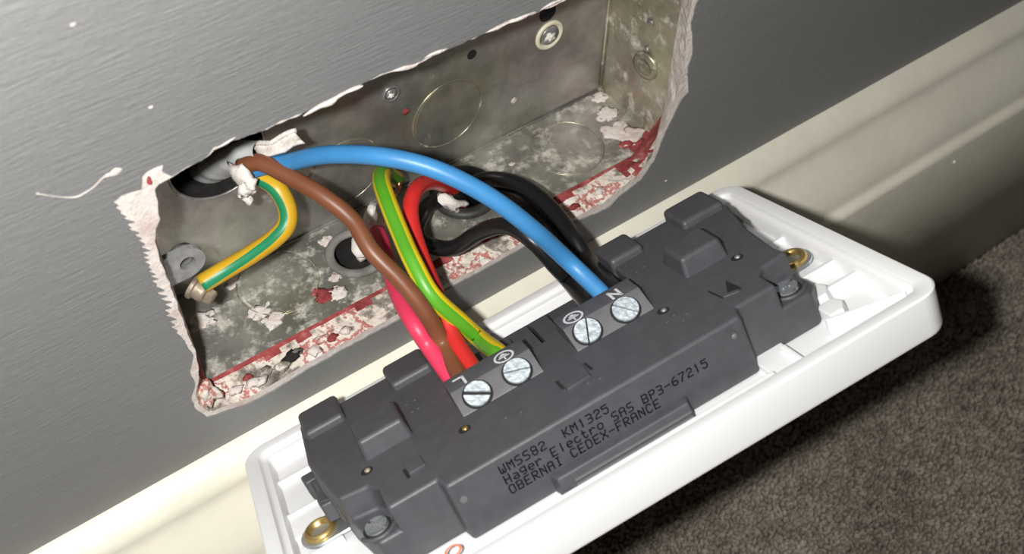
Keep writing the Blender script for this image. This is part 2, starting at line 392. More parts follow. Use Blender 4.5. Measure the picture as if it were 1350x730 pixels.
tag(sk, 'cream gloss painted moulded skirting board along the foot of the grey wall', 'skirting board', kind='structure')
for p in sk.data.polygons:
    if abs(p.normal.x) > .9: p.use_smooth = False
mesh_obj('paint_speck', *lump(onY(1258, 213, -28.9), .55, 4), 'white', sk, smooth=True)

# ------------------------------------------------------------------ carpet
ZF = -179.0
fl = mesh_obj('floor', *box((WX0, -620, ZF - 12), (WX1, -28.8, ZF)), 'carpet')
tag(fl, 'brown-grey carpeted floor below the skirting board', 'carpet', kind='structure')
rc = random.Random(5); v, f = [], []
y = -29.6
while y > -175:
    x = -10.0; st = 1.45
    while x < 330:
        cx, cy = x + rc.uniform(-.7, .7), y + rc.uniform(-.7, .7); h = rc.uniform(2.4, 3.8) + 1.2 * noise.noise(Vector((cx * .06, cy * .06, 0)))
        a0 = rc.uniform(0, 6.28); lx, ly = rc.uniform(-1.2, 1.2), rc.uniform(-1.2, 1.2); r = rc.uniform(.6, 1.0); b = len(v)
        for ring, (rr, hh) in enumerate([(r * .8, 0), (r * 1.15, h * .65), (r * .5, h)]):
            for k in range(5):
                t = a0 + ring * .6 + k * 1.2566; v.append((cx + lx * hh / h + rr * math.cos(t), min(-29.0, cy + ly * hh / h + rr * math.sin(t)), ZF + hh - .2))
        for ring in range(2):
            for k in range(5): f.append((b + ring * 5 + k, b + ring * 5 + (k + 1) % 5, b + ring * 5 + 5 + (k + 1) % 5, b + ring * 5 + 5 + k))
        f.append((b + 10, b + 11, b + 12, b + 13, b + 14)); x += st
    y -= st
pile = mesh_obj('carpet_pile', v, f, 'carpet', fl, smooth=True, clean=False); pile['kind'] = 'stuff'

# ================================================================== METAL BACK BOX
bb = thing('metal_back_box', (0, BD, -BZ), 'galvanised steel double back box sunk in the wall opening, dusty and plaster-splashed', 'electrical box')
def bk(px, py): p = onY(px, py, BD); return p.x, p.z
def flp(px, py): p = onZ(px, py, -BZ); return p.x, p.y
HOLE = bk(286, 208); hole_r = 11.5
ringhole = bk(726, 46)
v, f = flat_with_holes([(-BX, -BZ), (BX, -BZ), (BX, BZ), (-BX, BZ)], [circle(*HOLE, hole_r)], lambda a, b: Vector((a, BD, b)))
mesh_obj('back_panel', v, f, 'galv', bb, clean=False)
G1, G2 = flp(470, 335), flp(612, 256)
v, f = flat_with_holes([(-BX, 0), (BX, 0), (BX, BD), (-BX, BD)], [circle(*G1, 6.2), circle(*G2, 6.2)], lambda a, b: Vector((a, b, -BZ)))
mesh_obj('bottom_panel', v, f, 'galv_floor', bb, clean=False)
mesh_obj('top_panel', *box((-BX, 0, BZ), (BX, BD, BZ + .9)), 'galv', bb)
mesh_obj('side_panel', *box((-BX - .9, 0, -BZ), (-BX, BD, BZ)), 'galv', bb)
mesh_obj('side_panel', *box((BX, 0, -BZ), (BX + .9, BD, BZ)), 'galv_yellow', bb)
# wall cavity, its shade put into a near-black colour, behind the open knockout and below the cable holes
mesh_obj('wall_cavity', *lathe((HOLE[0], BD + .05, HOLE[1]), (0, 1, 0), [(hole_r + .4, 0), (hole_r + .4, 22), (0.1, 22)], 30, cap=False), 'cavity_mortar', wall, smooth=True)
for g in (G1, G2): mesh_obj('wall_cavity', *lathe((g[0], g[1], -BZ - .05), (0, 0, -1), [(6.4, 0), (6.4, 6), (.1, 6)], 24, cap=False), 'cavity_mortar', wall, smooth=True)
mesh_obj('knockout_edge', *torus((HOLE[0], BD, HOLE[1]), (0, 1, 0), hole_r, .35), 'dullsteel', bb, smooth=True)
def knock(c, axis, r, m, ring='galv_yellow'):
    a = Vector(axis)
    k = mesh_obj('knockout', *lathe(Vector(c), axis, [(r - .35, -.1), (r - .35, .12), (r - .8, .22), (.01, .22)], 40), m, bb, smooth=False)
    mesh_obj('knockout_ring', *torus(Vector(c) + a * .02, axis, r + .1, .22, 44, 6), ring, k, smooth=True)
for px, py, r in [(455, 228, 10.2), (590, 150, 10.2)]:
    x, z = bk(px, py); knock((x, BD, z), (0, -1, 0), r, 'galv')
for px, py, r in [(366, 372, 9.8), (748, 195, 9.8)]:
    x, yy = flp(px, py); knock((x, yy, -BZ), (0, 0, 1), r, 'galv_floor')
# round bosses in the back: fixing holes with screws
def fix(px, py, r, ring, name):
    x, z = bk(px, py)
    o = mesh_obj(name, *lathe((x, BD, z), (0, -1, 0), [(r, -.2), (r * .93, .5), (r * .75, .62), (r * .72, .1), (.01, .05)], 26), ring, bb, smooth=True)
    hd = mesh_obj('screw_head', *lathe((x, BD - .12, z), (0, -1, 0), [(r * .66, 0), (r * .6, .45), (r * .3, .7), (.01, .72)], 18), 'dullsteel', o, smooth=True)
    mesh_obj('crumb', *lump((x - .5, BD - 1.0, z + .2), r * .3, 3, (1, .5, .8), 2), 'sheathwhite', o)
fix(724, 46, 4.5, 'creamring', 'plastic_washer'); fix(515, 123, 2.5, 'dullsteel', 'fixing_hole')
for px, py, r in [(722, 17, 2.6), (622, 72, 1.4), (574, 163, 1.0)]:
    x, z = bk(px, py); mesh_obj('screw_hole', *lathe((x, BD - .05, z), (0, -1, 0), [(r, 0), (r * .95, .06), (.01, .06)], 16), 'slit', bb)  # flat black discs, the shade of the holes painted on
# seam bead in the back right corner
mesh_obj('corner_seam', *tube([Vector((BX - .3, BD - .3, z)) for z in (-34, -20, 0, 20, 35)], .55, 8), 'galv_yellow', bb, smooth=True)
mesh_obj('corner_seam', *tube([Vector((x, BD - .2, -BZ + .2)) for x in (-66, -30, 0, 30, 66)], .4, 8), 'galv', bb, smooth=True)
# plaster splashes
for px, py, r, where, m_ in [(445, 386, 1.9, 'f', 'plaster'), (345, 410, 2.2, 'f', 'plaster'), (360, 422, 2.0, 'f', 'plaster'), (307, 372, 1.5, 'f', 'plaster'), (443, 365, 1.2, 'f', 'plaster'), (428, 388, 1.9, 'f', 'redplaster'), (414, 384, 1.1, 'f', 'redplaster'),
                             (429, 317, 1.3, 'f', 'plaster'), (266, 423, 2.6, 'f', 'plaster'), (800, 150, 2.4, 'f', 'plaster'), (812, 172, 3.0, 'f', 'plaster'), (830, 180, 3.2, 'f', 'plaster'), (826, 186, 2.0, 'f', 'redplaster'), (845, 190, 2.6, 'f', 'redplaster'), (852, 176, 2.4, 'f', 'redplaster'), (790, 128, 1.8, 'f', 'plaster'), (700, 252, 1.0, 'f', 'plaster'), (675, 216, .6, 'f', 'plaster'),
                             (535, 148, .9, 'b', 'redplaster'), (678, 132, .9, 'b', 'plaster')]:
    c = onZ(px, py, -BZ + .1) if where == 'f' else onY(px, py, BD - .1)
    vv, ff = lump(c, r, px, (1.25, 1, .1) if where == 'f' else (1, .1, 1), 3); mesh_obj('plaster_splash', vv, ff, m_, bb, smooth=True)
# fixing lugs at mid height of both ends
def lug(c, sx, m_):
    pl = [(c.x, c.z - 4.2), (c.x, c.z + 4.2)] + [(c.x + sx * (4.2 + 4.2 * math.sin(t)), c.z + 4.2 * math.cos(t)) for t in [math.pi * k / 10 for k in range(11)]]
    hc = (c.x + sx * 4.6, c.z); v, f = flat_with_holes(pl, [circle(*hc, 1.75, 20)], lambda a, b: Vector((a, c.y, b)))
    nn = len(v); np_ = len(pl); v2 = v + [q + Vector((0, 1.3, 0)) for q in v]; f2 = f + [tuple(i + nn for i in t) for t in f]
    f2 += [(k, (k + 1) % np_, nn + (k + 1) % np_, nn + k) for k in range(np_)] + [(np_ + k, np_ + (k + 1) % 20, nn + np_ + (k + 1) % 20, nn + np_ + k) for k in range(20)]
    l = mesh_obj('fixing_lug', v2, f2, m_, bb)
    mesh_obj('threaded_collar', *lathe((hc[0], c.y + 1.3, hc[1]), (0, 1, 0), [(2.7, 0), (2.7, 2.2), (1.6, 2.2), (1.6, 0)], 18, cap=False), m_, l, smooth=True)
lug(Vector((-BX, 1.2, onY(238, 352, 1.2).z)), 1, 'lugsteel')
rl_ = onX(852, 86, BX - .2)
mesh_obj('fixing_lug', *lathe(rl_, (-1, -.15, 0), [(4.2, 0), (4.0, .7), (2.4, 1.0), (2.1, .3), (.01, .2)], 22), 'galv_yellow', bb, smooth=True)
for a, b in [(858, 30), (852, 65)]: mesh_obj('stud', *lump(onX(a, b, BX - .2), .9, a, (.4, 1, 1)), 'dullsteel', bb, smooth=True)
# earth terminal: screw with washer beside the left lug
ec = onY(264, 383, 4.5)
es = mesh_obj('earth_terminal_screw', *lathe(ec, (.5, -.8, -.35), [(2.9, -2.2), (2.9, -1.2), (2.3, -1.1), (2.3, .9), (1.8, 1.5), (.01, 1.6)], 20), 'oldbrass', bb, smooth=False, bevel=.2)
ax = Vector((.5, -.8, -.35)).normalized()
mesh_obj('hex_head', *lathe(ec + Vector((1.0, -.8, -1.4)), ax, [(1.9, -.6), (1.9, 1.3), (1.4, 1.6)], 6), 'oldbrass', es)
# rubber grommets in the bottom panel
def grommet(c, lab, R_=7.4, r_=1.7, m_='rubber'):
    o = mesh_obj('cable_grommet', *torus((c[0], c[1], -BZ + .5 * r_), (0, 0, 1), R_, r_, 40, 10, .75), m_, smooth=True)
    rebase(o, (c[0], c[1], -BZ)); return tag(o, lab, 'grommet')
grommet(G1, 'dusty grey rubber grommet beneath the brown wire with a pale sheath scrap in it', 6.6, 1.2, 'dustrubber')
grommet(G2, 'black rubber grommet at the foot of the black wires and bright red wire')

# ================================================================== SOCKET SEEN FROM BEHIND
so = thing('double_socket', PO, 'white double wall socket pulled out and tipped, its dark grey back with terminals facing up', 'socket', PR)
def part(name, g, m, parent=None, **k): return mesh_obj(name, g[0], g[1], m, parent or so, world=False, **k)
HU, HV, T = 68.25, 40.5, 9.5
def rrect(hu, hv, r, n=7):
    p = []
    for cx, cy, a0 in [(hu - r, hv - r, 0), (-hu + r, hv - r, 90), (-hu + r, -hv + r, 180), (hu - r, -hv + r, 270)]:
        for k in range(n + 1):
            t = math.radians(a0 + 90 * k / n); p.append((cx + r * math.cos(t), cy + r * math.sin(t)))
    return p
loops = [(5.6, -5.0), (5.2, -2.2), (4.9, -1.7), (4.0, -1.5), (3.6, -1.1), (3.4, -.2), (3.1, 0), (.35, 0), (.0, -.3), (.2, -T + 1.2), (.5, -T + .4), (1.2, -T)]
v, f = [], []; nr = 32
for ins, w in loops:
    v += [(a, b, w) for a, b in rrect(HU - ins, HV - ins, max(1.2, 5.5 - ins * .8))]
for i in range(len(loops) - 1):
    f += [(i * nr + k, i * nr + (k + 1) % nr, (i + 1) * nr + (k + 1) % nr, (i + 1) * nr + k) for k in range(nr)]
f.append(tuple(range(nr - 1, -1, -1))); f.append(tuple(range((len(loops) - 1) * nr, len(loops) * nr)))
fp = part('faceplate', (v, f), 'white', smooth=True)
fp.data.set_sharp_from_angle(angle=math.radians(35))
tag(fp, 'white moulded faceplate with a raised rim')
FW = -5.0
# moulded ribs and bosses inside the faceplate
def rib(poly, h, top=None): part('moulded_rib', prism(poly, FW, FW + h, top), 'white', fp, bevel=.25)
rib([(53.2, 9.5), (63.0, 9.5), (63.0, 10.6), (53.2, 10.6)], 1.8)
rib([(53.2, -10.6), (63.0, -10.6), (63.0, -9.5), (53.2, -9.5)], 2.6)
rib([(53.2, -18.6), (63.0, -18.6), (63.0, -17.5), (53.2, -17.5)], 2.6)
rib([(50.5, -15.5), (55.5, -15.5), (56.5, -18.5), (54.5, -21.5), (50.5, -21.5)], 3.6, [(50.5, -16), (54.8, -16), (55.7, -18.5), (54, -21), (50.5, -21)])
rib([(50.2, -22), (54.6, -22), (55.6, -25), (53.8, -28), (50.2, -28)], 3.0, [(50.2, -22.5), (54, -22.5), (54.9, -25), (53.3, -27.5), (50.2, -27.5)])
rib([(48, -29.0), (62.9, -34.6), (62.9, -34.9), (48, -30.2)], 4.2)
rib([(38.5, -35.0), (39.6, -35.0), (39.6, -27.0), (38.5, -27.0)], 2.4)
rib([(33.0, -35.0), (40, -35.0), (40, -24.5), (33.0, -24.5)], 1.4)
rib([(-63, 11.0), (-53, 11.0), (-53, 12.0), (-63, 12.0)], 1.6)
rib([(-63, -6.5), (-53.2, -6.5), (-53.2, -5.5), (-63, -5.5)], 1.6)
rib([(-63, 3.0), (-53.2, 3.0), (-53.2, 11.0), (-63, 11.0)], .9)
rib([(-63, 26.0), (-53, 26.0), (-53, 27.0), (-63, 27.0)], 1.6)
rib([(-33.5, -35.2), (33, -35.2), (33, -33.2), (-33.5, -33.2)], 3.0)
rib([(-62, -35.0), (-42, -35.0), (-42, -30.0), (-62, -30.0)], 2.6)

om = onW(598, 727, -2.2); part('ink_mark', torus((om.x, om.y, -1.98), (0, 0, 1), 1.5, .25, 20, 6, .15), 'orange', fp)
W0, W1, WT = -4.9, 3.0, 8.7
full = [(-52, 22.2), (53, 22.2), (54.6, 14), (51.5, 0), (50.4, -12), (51.4, -18.5), (51.4, -22.2), (49.2, -24.7), (33.8, -24.7), (32.7, -28), (-31, -28), (-31.8, -24.4), (-46.6, -24.4), (-48.5, -21.0), (-48.9, -16.5), (-50.8, -9.0), (-53, 5.5)]
def carved(g, cuts):
    '''solid g minus the prisms in cuts, as plain verts and faces'''
    def tmp(gg):
        me = bpy.data.meshes.new('tmp'); me.from_pydata([tuple(p) for p in gg[0]], [], gg[1])
        bm = bmesh.new(); bm.from_mesh(me); bmesh.ops.recalc_face_normals(bm, faces=bm.faces); bm.to_mesh(me); bm.free()
        return link(bpy.data.objects.new('tmp', me))
    o = tmp(g); cs_ = [tmp(c) for c in cuts]
    for c in cs_:
        b = o.modifiers.new('cut', 'BOOLEAN'); b.operation = 'DIFFERENCE'; b.solver = 'EXACT'; b.object = c
    e_ = o.evaluated_get(bpy.context.evaluated_depsgraph_get()); me = e_.to_mesh()
    bm = bmesh.new(); bm.from_mesh(me); e_.to_mesh_clear(); bmesh.ops.remove_doubles(bm, verts=bm.verts, dist=.02)
    bmesh.ops.dissolve_limit(bm, angle_limit=.02, verts=bm.verts, edges=bm.edges); bm.verts.index_update()
    out = [q.co.copy() for q in bm.verts], [tuple(q.index for q in p.verts) for p in bm.faces]; bm.free()
    for c in cs_ + [o]: bpy.data.objects.remove(c, do_unlink=True)
    return out
cut_l = [(-42.1, -28), (-42.1, -16.8), (-43.8, -14.2), (-56, -11.8), (-56, -28)]
cut_r = [(42.9, -30), (58, -30), (58, -15.2), (44.6, -16.9), (42.9, -18.8)]
hs = part('housing', carved(prism(full, W0, WT), [prism(cut_l, W1, WT + 3), prism(cut_r, W1, WT + 3), prism([(-20.2, 1.2), (24.8, 1.2), (24.8, 30), (-20.2, 30)], W1, WT + 3)]), 'dark', bevel=.8, seg=3); tag(hs, 'dark grey moulded rear housing')
# raised corner tabs and contact covers
for (a, b, c, d) in [(-51.8, -41.6, 13.2, 24.4), (-31.0, -20.4, 13.4, 24.2), (24.0, 33.2, 13.6, 24.2), (42.4, 54.0, 12.8, 24.2)]:
    part('corner_tab', prism([(a, c), (b, c), (b, d), (a, d)], WT - 9, WT + 1.9, [(a + .4, c + .5), (b - .4, c + .5), (b - .4, d - .4), (a + .4, d - .4)]), 'dark', hs, bevel=1.1, seg=3)
for a, b in [(-42.3, -31.2), (32.6, 43.4)]:
    part('contact_cover', prism([(a, -6.2), (b, -6.2), (b + .2, 5.5), (a, 6.2)], WT - 1, WT + 4.4, [(a + .6, -5.4), (b - .7, -5.4), (b - .6, 3.5), (a + .6, 3.0)]), 'dark', hs, bevel=.9, seg=3)
# terminal blocks with a sloping screw face
def tblock(u0, u1):
    pr = [(-9.8, WT - .5), (-9.8, WT + .1), (-4.9, WT + 3.4), (.9, WT + 3.4), (1.0, 3.2)]
    v = [(u0, a, b) for a, b in pr] + [(u1, a, b) for a, b in pr]; n = 5
    f = [tuple(range(n)), tuple(range(2 * n - 1, n - 1, -1))] + [(k, n + k, n + (k + 1) % n, (k + 1) % n) for k in range(n)]
    return part('terminal_block', (v, f), ['dark', 'darklit'], hs, mi=[0, 0, 0, 1, 0, 0, 0], bevel=.25)
SN = Vector((0, -3.3, 4.9)).normalized()           # out of the sloping face
def slotted(c, r, ang, nm, par, axis, m='zincbright', cross=False):
    x, y, a = frame(axis, (1, 0, 0)); c = Vector(c)
    v, f = lathe(c, axis, [(r, -1.4), (r, -.05), (r * .97, .0), (.01, .0)], 28)
    o = part(nm, (v, f), 'slit' if not cross else 'dullsteel', par, smooth=False)  # dark body paints the shade at the bottom of the slot
    def seg_piece(pts): 
        pts = [c + x * (p * math.cos(ang) - q * math.sin(ang)) + y * (p * math.sin(ang) + q * math.cos(ang)) for p, q in pts]
        n = len(pts); vv = pts + [p + a * .55 for p in pts]
        return vv, [tuple(range(n - 1, -1, -1)), tuple(range(n, 2 * n))] + [(k, (k + 1) % n, n + (k + 1) % n, n + k) for k in range(n)]
    g = (.42 if abs(ang - 1.0) < .05 else .17) if not cross else .3; rr = r * .97; gs = []
    if not cross:
        t0 = math.asin(g / rr)
        for s in (1, -1):
            gs.append(seg_piece([(rr * math.cos(t0 + (math.pi - 2 * t0) * k / 16), s * rr * math.sin(t0 + (math.pi - 2 * t0) * k / 16)) for k in range(17)]))
    else:
        t0 = math.asin(g / rr)
        for qd in range(4):
            b0 = qd * math.pi / 2; arc = [b0 + t0 + (math.pi / 2 - 2 * t0) * k / 6 for k in range(7)]
            p = [(rr * math.cos(t), rr * math.sin(t)) for t in arc]; cc = (g * math.sqrt(2) * math.cos(b0 + math.pi / 4), g * math.sqrt(2) * math.sin(b0 + math.pi / 4)); gs.append(seg_piece(p + [cc]))
    part('slotted_face' if not cross else 'cross_face', join(*gs), m, o)
    return o
def tw(v): return WT + .1 + (v + 9.8) * 3.3 / 4.9 
for (u0, u1, holes) in [(-21.3, -2.9, [(-16.6, 1.0), (-7.5, 1.25)]), (4.9, 23.0, [(8.9, -.42), (17.9, .7)])]:
    b = tblock(u0, u1)
    for (u, ang) in holes:
        c = Vector((u, -7.5, tw(-7.5)))
        part('screw_recess', lathe(c, SN, [(3.2, .02), (3.2, .06), (.01, .06)], 28), 'slit', b)  # flat black disc, shade of the recess painted on
        slotted(c + SN * .12, 2.8, ang, 'terminal_screw', b, SN)
    um = (holes[0][0] + holes[1][0]) / 2
    part('face_pad', prism([(um - 1.55, -9.4), (um + 1.55, -9.4), (um + 1.55, -5.2), (um - 1.55, -5.2)], 0, 1), 'darklit', b) if False else None
# wire entry holes (flat black discs, their shade painted) in the back of the blocks
for u in (-16.6, -7.5, 8.9, 17.9):
    part('wire_entry', lathe((u, 1.0, 8.2), (0, 1, 0), [(3.1, 0), (3.1, .12), (.01, .12)], 20), 'slit', hs)
# lower shelf between the wire entries
for a, b in [(-3.0, 1.6), (2.4, 6.6)]: part('entry_shelf', prism([(a, 1.2), (b, 1.2), (b, 15.5), (a, 15.5)], 2.8, 6.4), 'dark', hs, bevel=.3)
part('entry_wall', prism([(-12.8, 1.2), (-11.8, 1.2), (-11.8, 14), (-12.8, 14)], 2.8, 7.6), 'dark', hs, bevel=.3)
part('entry_wall', prism([(12.9, 1.2), (13.9, 1.2), (13.9, 12), (12.9, 12)], 2.8, 7.2), 'dark', hs, bevel=.3)
# shallow snap windows, test pins and slots on the top of the housing
def slit(u0, v0, u1, v1, wd=.35, h=.05):
    d = Vector((u1 - u0, v1 - v0)).normalized(); nn = Vector((-d.y, d.x)) * wd / 2
    return prism([(u0 + nn.x, v0 + nn.y), (u0 - nn.x, v0 - nn.y), (u1 - nn.x, v1 - nn.y), (u1 + nn.x, v1 + nn.y)], WT - .2, WT + h)
part('snap_window', prism([(-2.2, -14.6), (3.8, -14.6), (3.4, -20.4), (-2.0, -20.8)], WT - .3, WT + .55, [(-2.0, -14.8), (3.6, -14.8), (3.2, -20.4), (-1.9, -20.8)]), 'dark', hs, bevel=.12)
part('slot', slit(-2.5, -15.4, -2.4, -19.2, .6), 'slit', hs)
part('slot', slit(4.2, -14.8, 4.4, -18.2, .6), 'slit', hs)
part('snap_window', prism([(-36.0, -14.6), (-32.3, -14.6), (-32.2, -18.4), (-35.6, -18.6)], WT - .3, WT + .5), 'dark', hs, bevel=.12)
part('slot', slit(-36.2, -15.6, -36.0, -19.3, .7), 'slit', hs)
part('snap_window', prism([(33.4, -14.0), (37.8, -14.2), (37.2, -20.6), (34.0, -19.6)], WT - .3, WT + .25), 'dark', hs, bevel=.1)
part('slot', slit(33.2, -14.6, 33.8, -19.4, .45), 'slit', hs)
part('snap_tooth', prism([(37.3, -14.6), (37.9, -20.0), (35.2, -19.0)], WT, WT + .3), 'slit', hs)
for u, q, g in [(-22.4, -13.9, 'brass'), (-42.6, -9.3, 'oldbrass'), (23.7, -12.4, 'dullsteel'), (43.6, -8.6, 'dullsteel')]:
    h_ = part('test_hole', lathe((u, q, WT - .02), (0, 0, 1), [(1.35, 0), (1.3, .07), (.01, .07)], 16), 'slit', hs)
    part('contact_tip', lathe((u + .15, q - .1, WT), (0, 0, 1), [(.7, 0), (.62, .35), (.3, .5), (.01, .5)], 10), g, h_, smooth=True)
# small moulding marks on top and on the long wall
part('moulding_dot', lathe((-29.2, -28.0, 4.4), (0, -1, 0), [(.75, -.1), (.7, .15), (.01, .15)], 14), 'darklit', hs)
part('moulding_dot', lathe((30.2, -28.0, 5.4), (0, -1, 0), [(.7, -.1), (.6, .3), (.01, .35)], 14), 'darklit', hs, smooth=True)
for k, (u, q) in enumerate([(-30, 6), (-28, 6), (-29.6, 2.2), (-28.2, 2.2), (27, 7), (29, 7.4), (22, -17), (24.4, -19.5), (-15, -18), (-12, -19), (1.6, -22), (4, -22.6), (24, -16), (26, -18)]):
    part('embossed_mark', prism([(u, q), (u + .55, q + .05), (u + .5, q + .3), (u, q + .25)], WT - .05, WT + .05), 'darklit', hs)
# stepped ledge at the foot of the long wall
part('ledge', prism([(-12.6, -31.2), (16.4, -31.2), (17.2, -27.5), (-13.4, -27.5)], W0, -.6, [(-12.4, -30.4), (16.2, -30.4), (17.2, -27.5), (-13.4, -27.5)]), 'dark', hs, bevel=.4, seg=3)
for w in (-2.5, -3.5): part('ledge_ridge', [box((-9.6, -31.35, w), (16.0, -30.6, w + .28))][0], 'darklit', hs, bevel=.1)
# housing screws in the two notches
for u, q in [(-45.6, -19.6), (47.0, -19.6)]:
    part('screw_recess', lathe((u, q, W1), (0, 0, 1), [(3.0, 0), (3.0, .06), (.01, .06)], 22), 'slit', hs)
    slotted((u, q, W1 + .3), 2.35, .5, 'housing_screw', hs, (0, 0, 1), 'zinc', True)
    # low lip around the recess
    part('recess_lip', tube([Vector((u + 3.6 * math.cos(t), q + 3.6 * math.sin(t), W1 + .1)) for t in [math.radians(k) for k in range(200, 341, 10)]], .45, 8, up=(0, 0, 1)), 'dark', hs, smooth=True)
# latch on the left end
part('latch', prism([(-55.0, 8.0), (-50.9, 8.0), (-50.2, -6.5), (-51.8, -6.0), (-52.2, -2.6), (-54.6, -1.4), (-54.6, 1.6), (-53.8, 2.6), (-53.8, 5)], -1.5, 3.4), 'dark', hs, bevel=.5)
part('latch_hook', prism([(-56.4, 11.2), (-52.6, 11.2), (-52.6, 7.6), (-55.8, 7.6)], -1.5, 3.6), 'dark', hs, bevel=.5)
part('latch_hook', prism([(-54.8, .6), (-52.0, .6), (-51.6, -3.2), (-54.4, -3.0)], -1.5, 3.2), 'dark', hs, bevel=.5)
part('end_ridge', tube([Vector((-51.6, 12.0, 4.6)), Vector((-51.2, 6, 5.0)), Vector((-50.4, -2, 5.0)), Vector((-49.4, -7, 4.4))], 2.0, 12), 'dark', hs, smooth=True)
part('latch', prism([(53.0, 16.5), (55.6, 15.0), (55.2, 9.5), (52.0, 6.0)], 1, 6.0), 'dark', hs, bevel=.5)
part('latch_hook', prism([(52.0, 7.0), (54.2, 6.6), (54.0, 3.6), (51.0, 3.6)], .5, 4.4), 'dark', hs, bevel=.4)
# steel mounting strap ends with brass eyelets
for s in (-1, 1):
    c = onW(422, 698, -2.6) if s < 0 else onW(1043, 341, -2.6); c = Vector((c.x, c.y, -2.6))
    pl = [(c.x - s * 12, c.y + 4.6), (c.x - s * 12, c.y - 4.2)] + [(c.x + 4.5 * s * math.sin(t), c.y - 4.5 * math.cos(t)) for t in [math.pi * k / 12 for k in range(13)]]
    if s > 0: pl = pl
    st = part('mounting_strap', prism(pl, -3.6, -2.9), 'zinc', bevel=.15); tag(st, 'zinc plated strap end')
    ey = part('eyelet', lathe((c.x, c.y, -3.3), (0, 0, 1), [(3.6, 0), (3.6, .9), (3.1, 1.5), (2.6, 1.5), (2.3, 1.0), (1.9, -.1), (1.7, -.1)], 28, cap=False), 'brass', st, smooth=True); tag(ey, 'brass eyelet')
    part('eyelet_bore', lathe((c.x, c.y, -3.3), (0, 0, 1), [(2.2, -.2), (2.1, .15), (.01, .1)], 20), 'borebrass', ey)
# ---------------- printing
GL = {'W': '10001 10001 10001 10101 10101 10101 01010', 'M': '10001 11011 10101 10101 10001 10001 10001', 'S': '01111 10000 10000 01110 00001 00001 11110', '8': '01110 10001 10001 01110 10001 10001 01110',
      '2': '01110 10001 00001 00110 01000 10000 11111', 'K': '10001 10010 10100 11000 10100 10010 10001', '1': '00100 01100 00100 00100 00100 00100 00100', '3': '11110 00001 00001 01110 00001 00001 11110',
      '5': '11111 10000 11110 00001 00001 10001 01110', 'H': '10001 10001 10001 11111 10001 10001 10001', 'a': '00000 00000 01110 00001 01111 10001 01111', 'g': '00000 01111 10001 10001 01111 00001 01110',
      'e': '00000 00000 01110 10001 11111 10000 01110', 'r': '00000 00000 10110 11001 10000 10000 10000', 'E': '11111 10000 10000 11110 10000 10000 11111', 'l': '00100 00100 00100 00100 00100 00100 00100',
      'c': '00000 00000 01110 10000 10000 10001 01110', 't': '01000 01000 11110 01000 01000 01001 00110', 'o': '00000 00000 01110 10001 10001 10001 01110', 'A': '01110 10001 10001 11111 10001 10001 10001',
      'B': '11110 10001 10001 11110 10001 10001 11110', 'P': '11110 10001 10001 11110 10000 10000 10000', '-': '00000 00000 00000 11111 00000 00000 00000', '6': '00110 01000 10000 11110 10001 10001 01110',
      '7': '11111 00001 00010 00100 00100 01000 01000', 'O': '01110 10001 10001 10001 10001 10001 01110', 'N': '10001 11001 10101 10101 10011 10001 10001', 'I': '01110 00100 00100 00100 00100 00100 01110',
      'C': '01110 10001 10000 10000 10000 10001 01110', 'D': '11110 10001 10001 10001 10001 10001 11110', 'X': '10001 10001 01010 00100 01010 10001 10001', 'F': '11111 10000 10000 11110 10000 10000 10000',
      'R': '11110 10001 10001 11110 10100 10010 10001'}
def printed(text, u0, wc, pitch, name):
    gs = []; du, dw = .255, .30; rd = random.Random(len(text))
    for i, ch in enumerate(text):
        if ch == ' ': continue
        rows = GL[ch].split()
        on_ = {(r, c) for r in range(7) for c in range(5) if rows[r][c] == '1'}
        for (r, c) in on_:
            u = u0 + i * pitch + (c - 2) * du + rd.uniform(-.02, .02); w = wc + (3 - r) * dw
            gs.append(([(u + .165 * math.cos(k * 1.0472), -28.06, w + .165 * math.sin(k * 1.0472)) for k in range(6)], [(0, 1, 2, 3, 4, 5)]))
            for (dr, dc) in ((1, 0), (0, 1), (1, 1), (1, -1)):           # thin link to the next dot
                if (r + dr, c + dc) in on_ and not (dr and dc and ((r, c + dc) in on_ or (r + dr, c) in on_)):
                    u2, w2 = u + dc * du, w - dr * dw; nx, nw = (w2 - w), -(u2 - u); ln = math.hypot(nx, nw); nx *= .125 / ln; nw *= .125 / ln
                    gs.append(([(u + nx, -28.05, w + nw), (u - nx, -28.05, w - nw), (u2 - nx, -28.05, w2 - nw), (u2 + nx, -28.05, w2 + nw)], [(0, 1, 2, 3)]))
    return part(name, join(*gs), 'ink', hs, clean=False)
printed('WMSS82  KM1325', -20.4, 5.85, 1.69, 'printed_line')
printed('Hager Electro SAS BP3-67215', -20.4, 3.45, 1.655, 'printed_line')
printed('OBERNAI CEDEX-FRANCE', -20.4, 1.05, 1.655, 'printed_line')
# white L, N and earth signs on the terminal blocks (they read from the wall side)
TT = WT + 3.42
def strokes(c, segs, wd, rot=math.pi):
    gs = []
    for (x0, y0, x1, y1) in segs:
        d = Vector((x1 - x0, y1 - y0)); d.normalize(); nn = Vector((-d.y, d.x)) * wd / 2; e_ = d * wd / 2
        q = [(x0 - e_.x + nn.x, y0 - e_.y + nn.y), (x0 - e_.x - nn.x, y0 - e_.y - nn.y), (x1 + e_.x - nn.x, y1 + e_.y - nn.y), (x1 + e_.x + nn.x, y1 + e_.y + nn.y)]
        q = [(c[0] + a * math.cos(rot) - b * math.sin(rot), c[1] + a * math.sin(rot) + b * math.cos(rot)) for a, b in q]; gs.append(prism(q, TT - .05, TT + .03))
    return join(*gs)
part('printed_letter', strokes((-18.2, -2.6), [(-.9, 1.5, -.9, -1.5), (-.9, -1.5, 1.0, -1.5)], .55), 'print', hs)
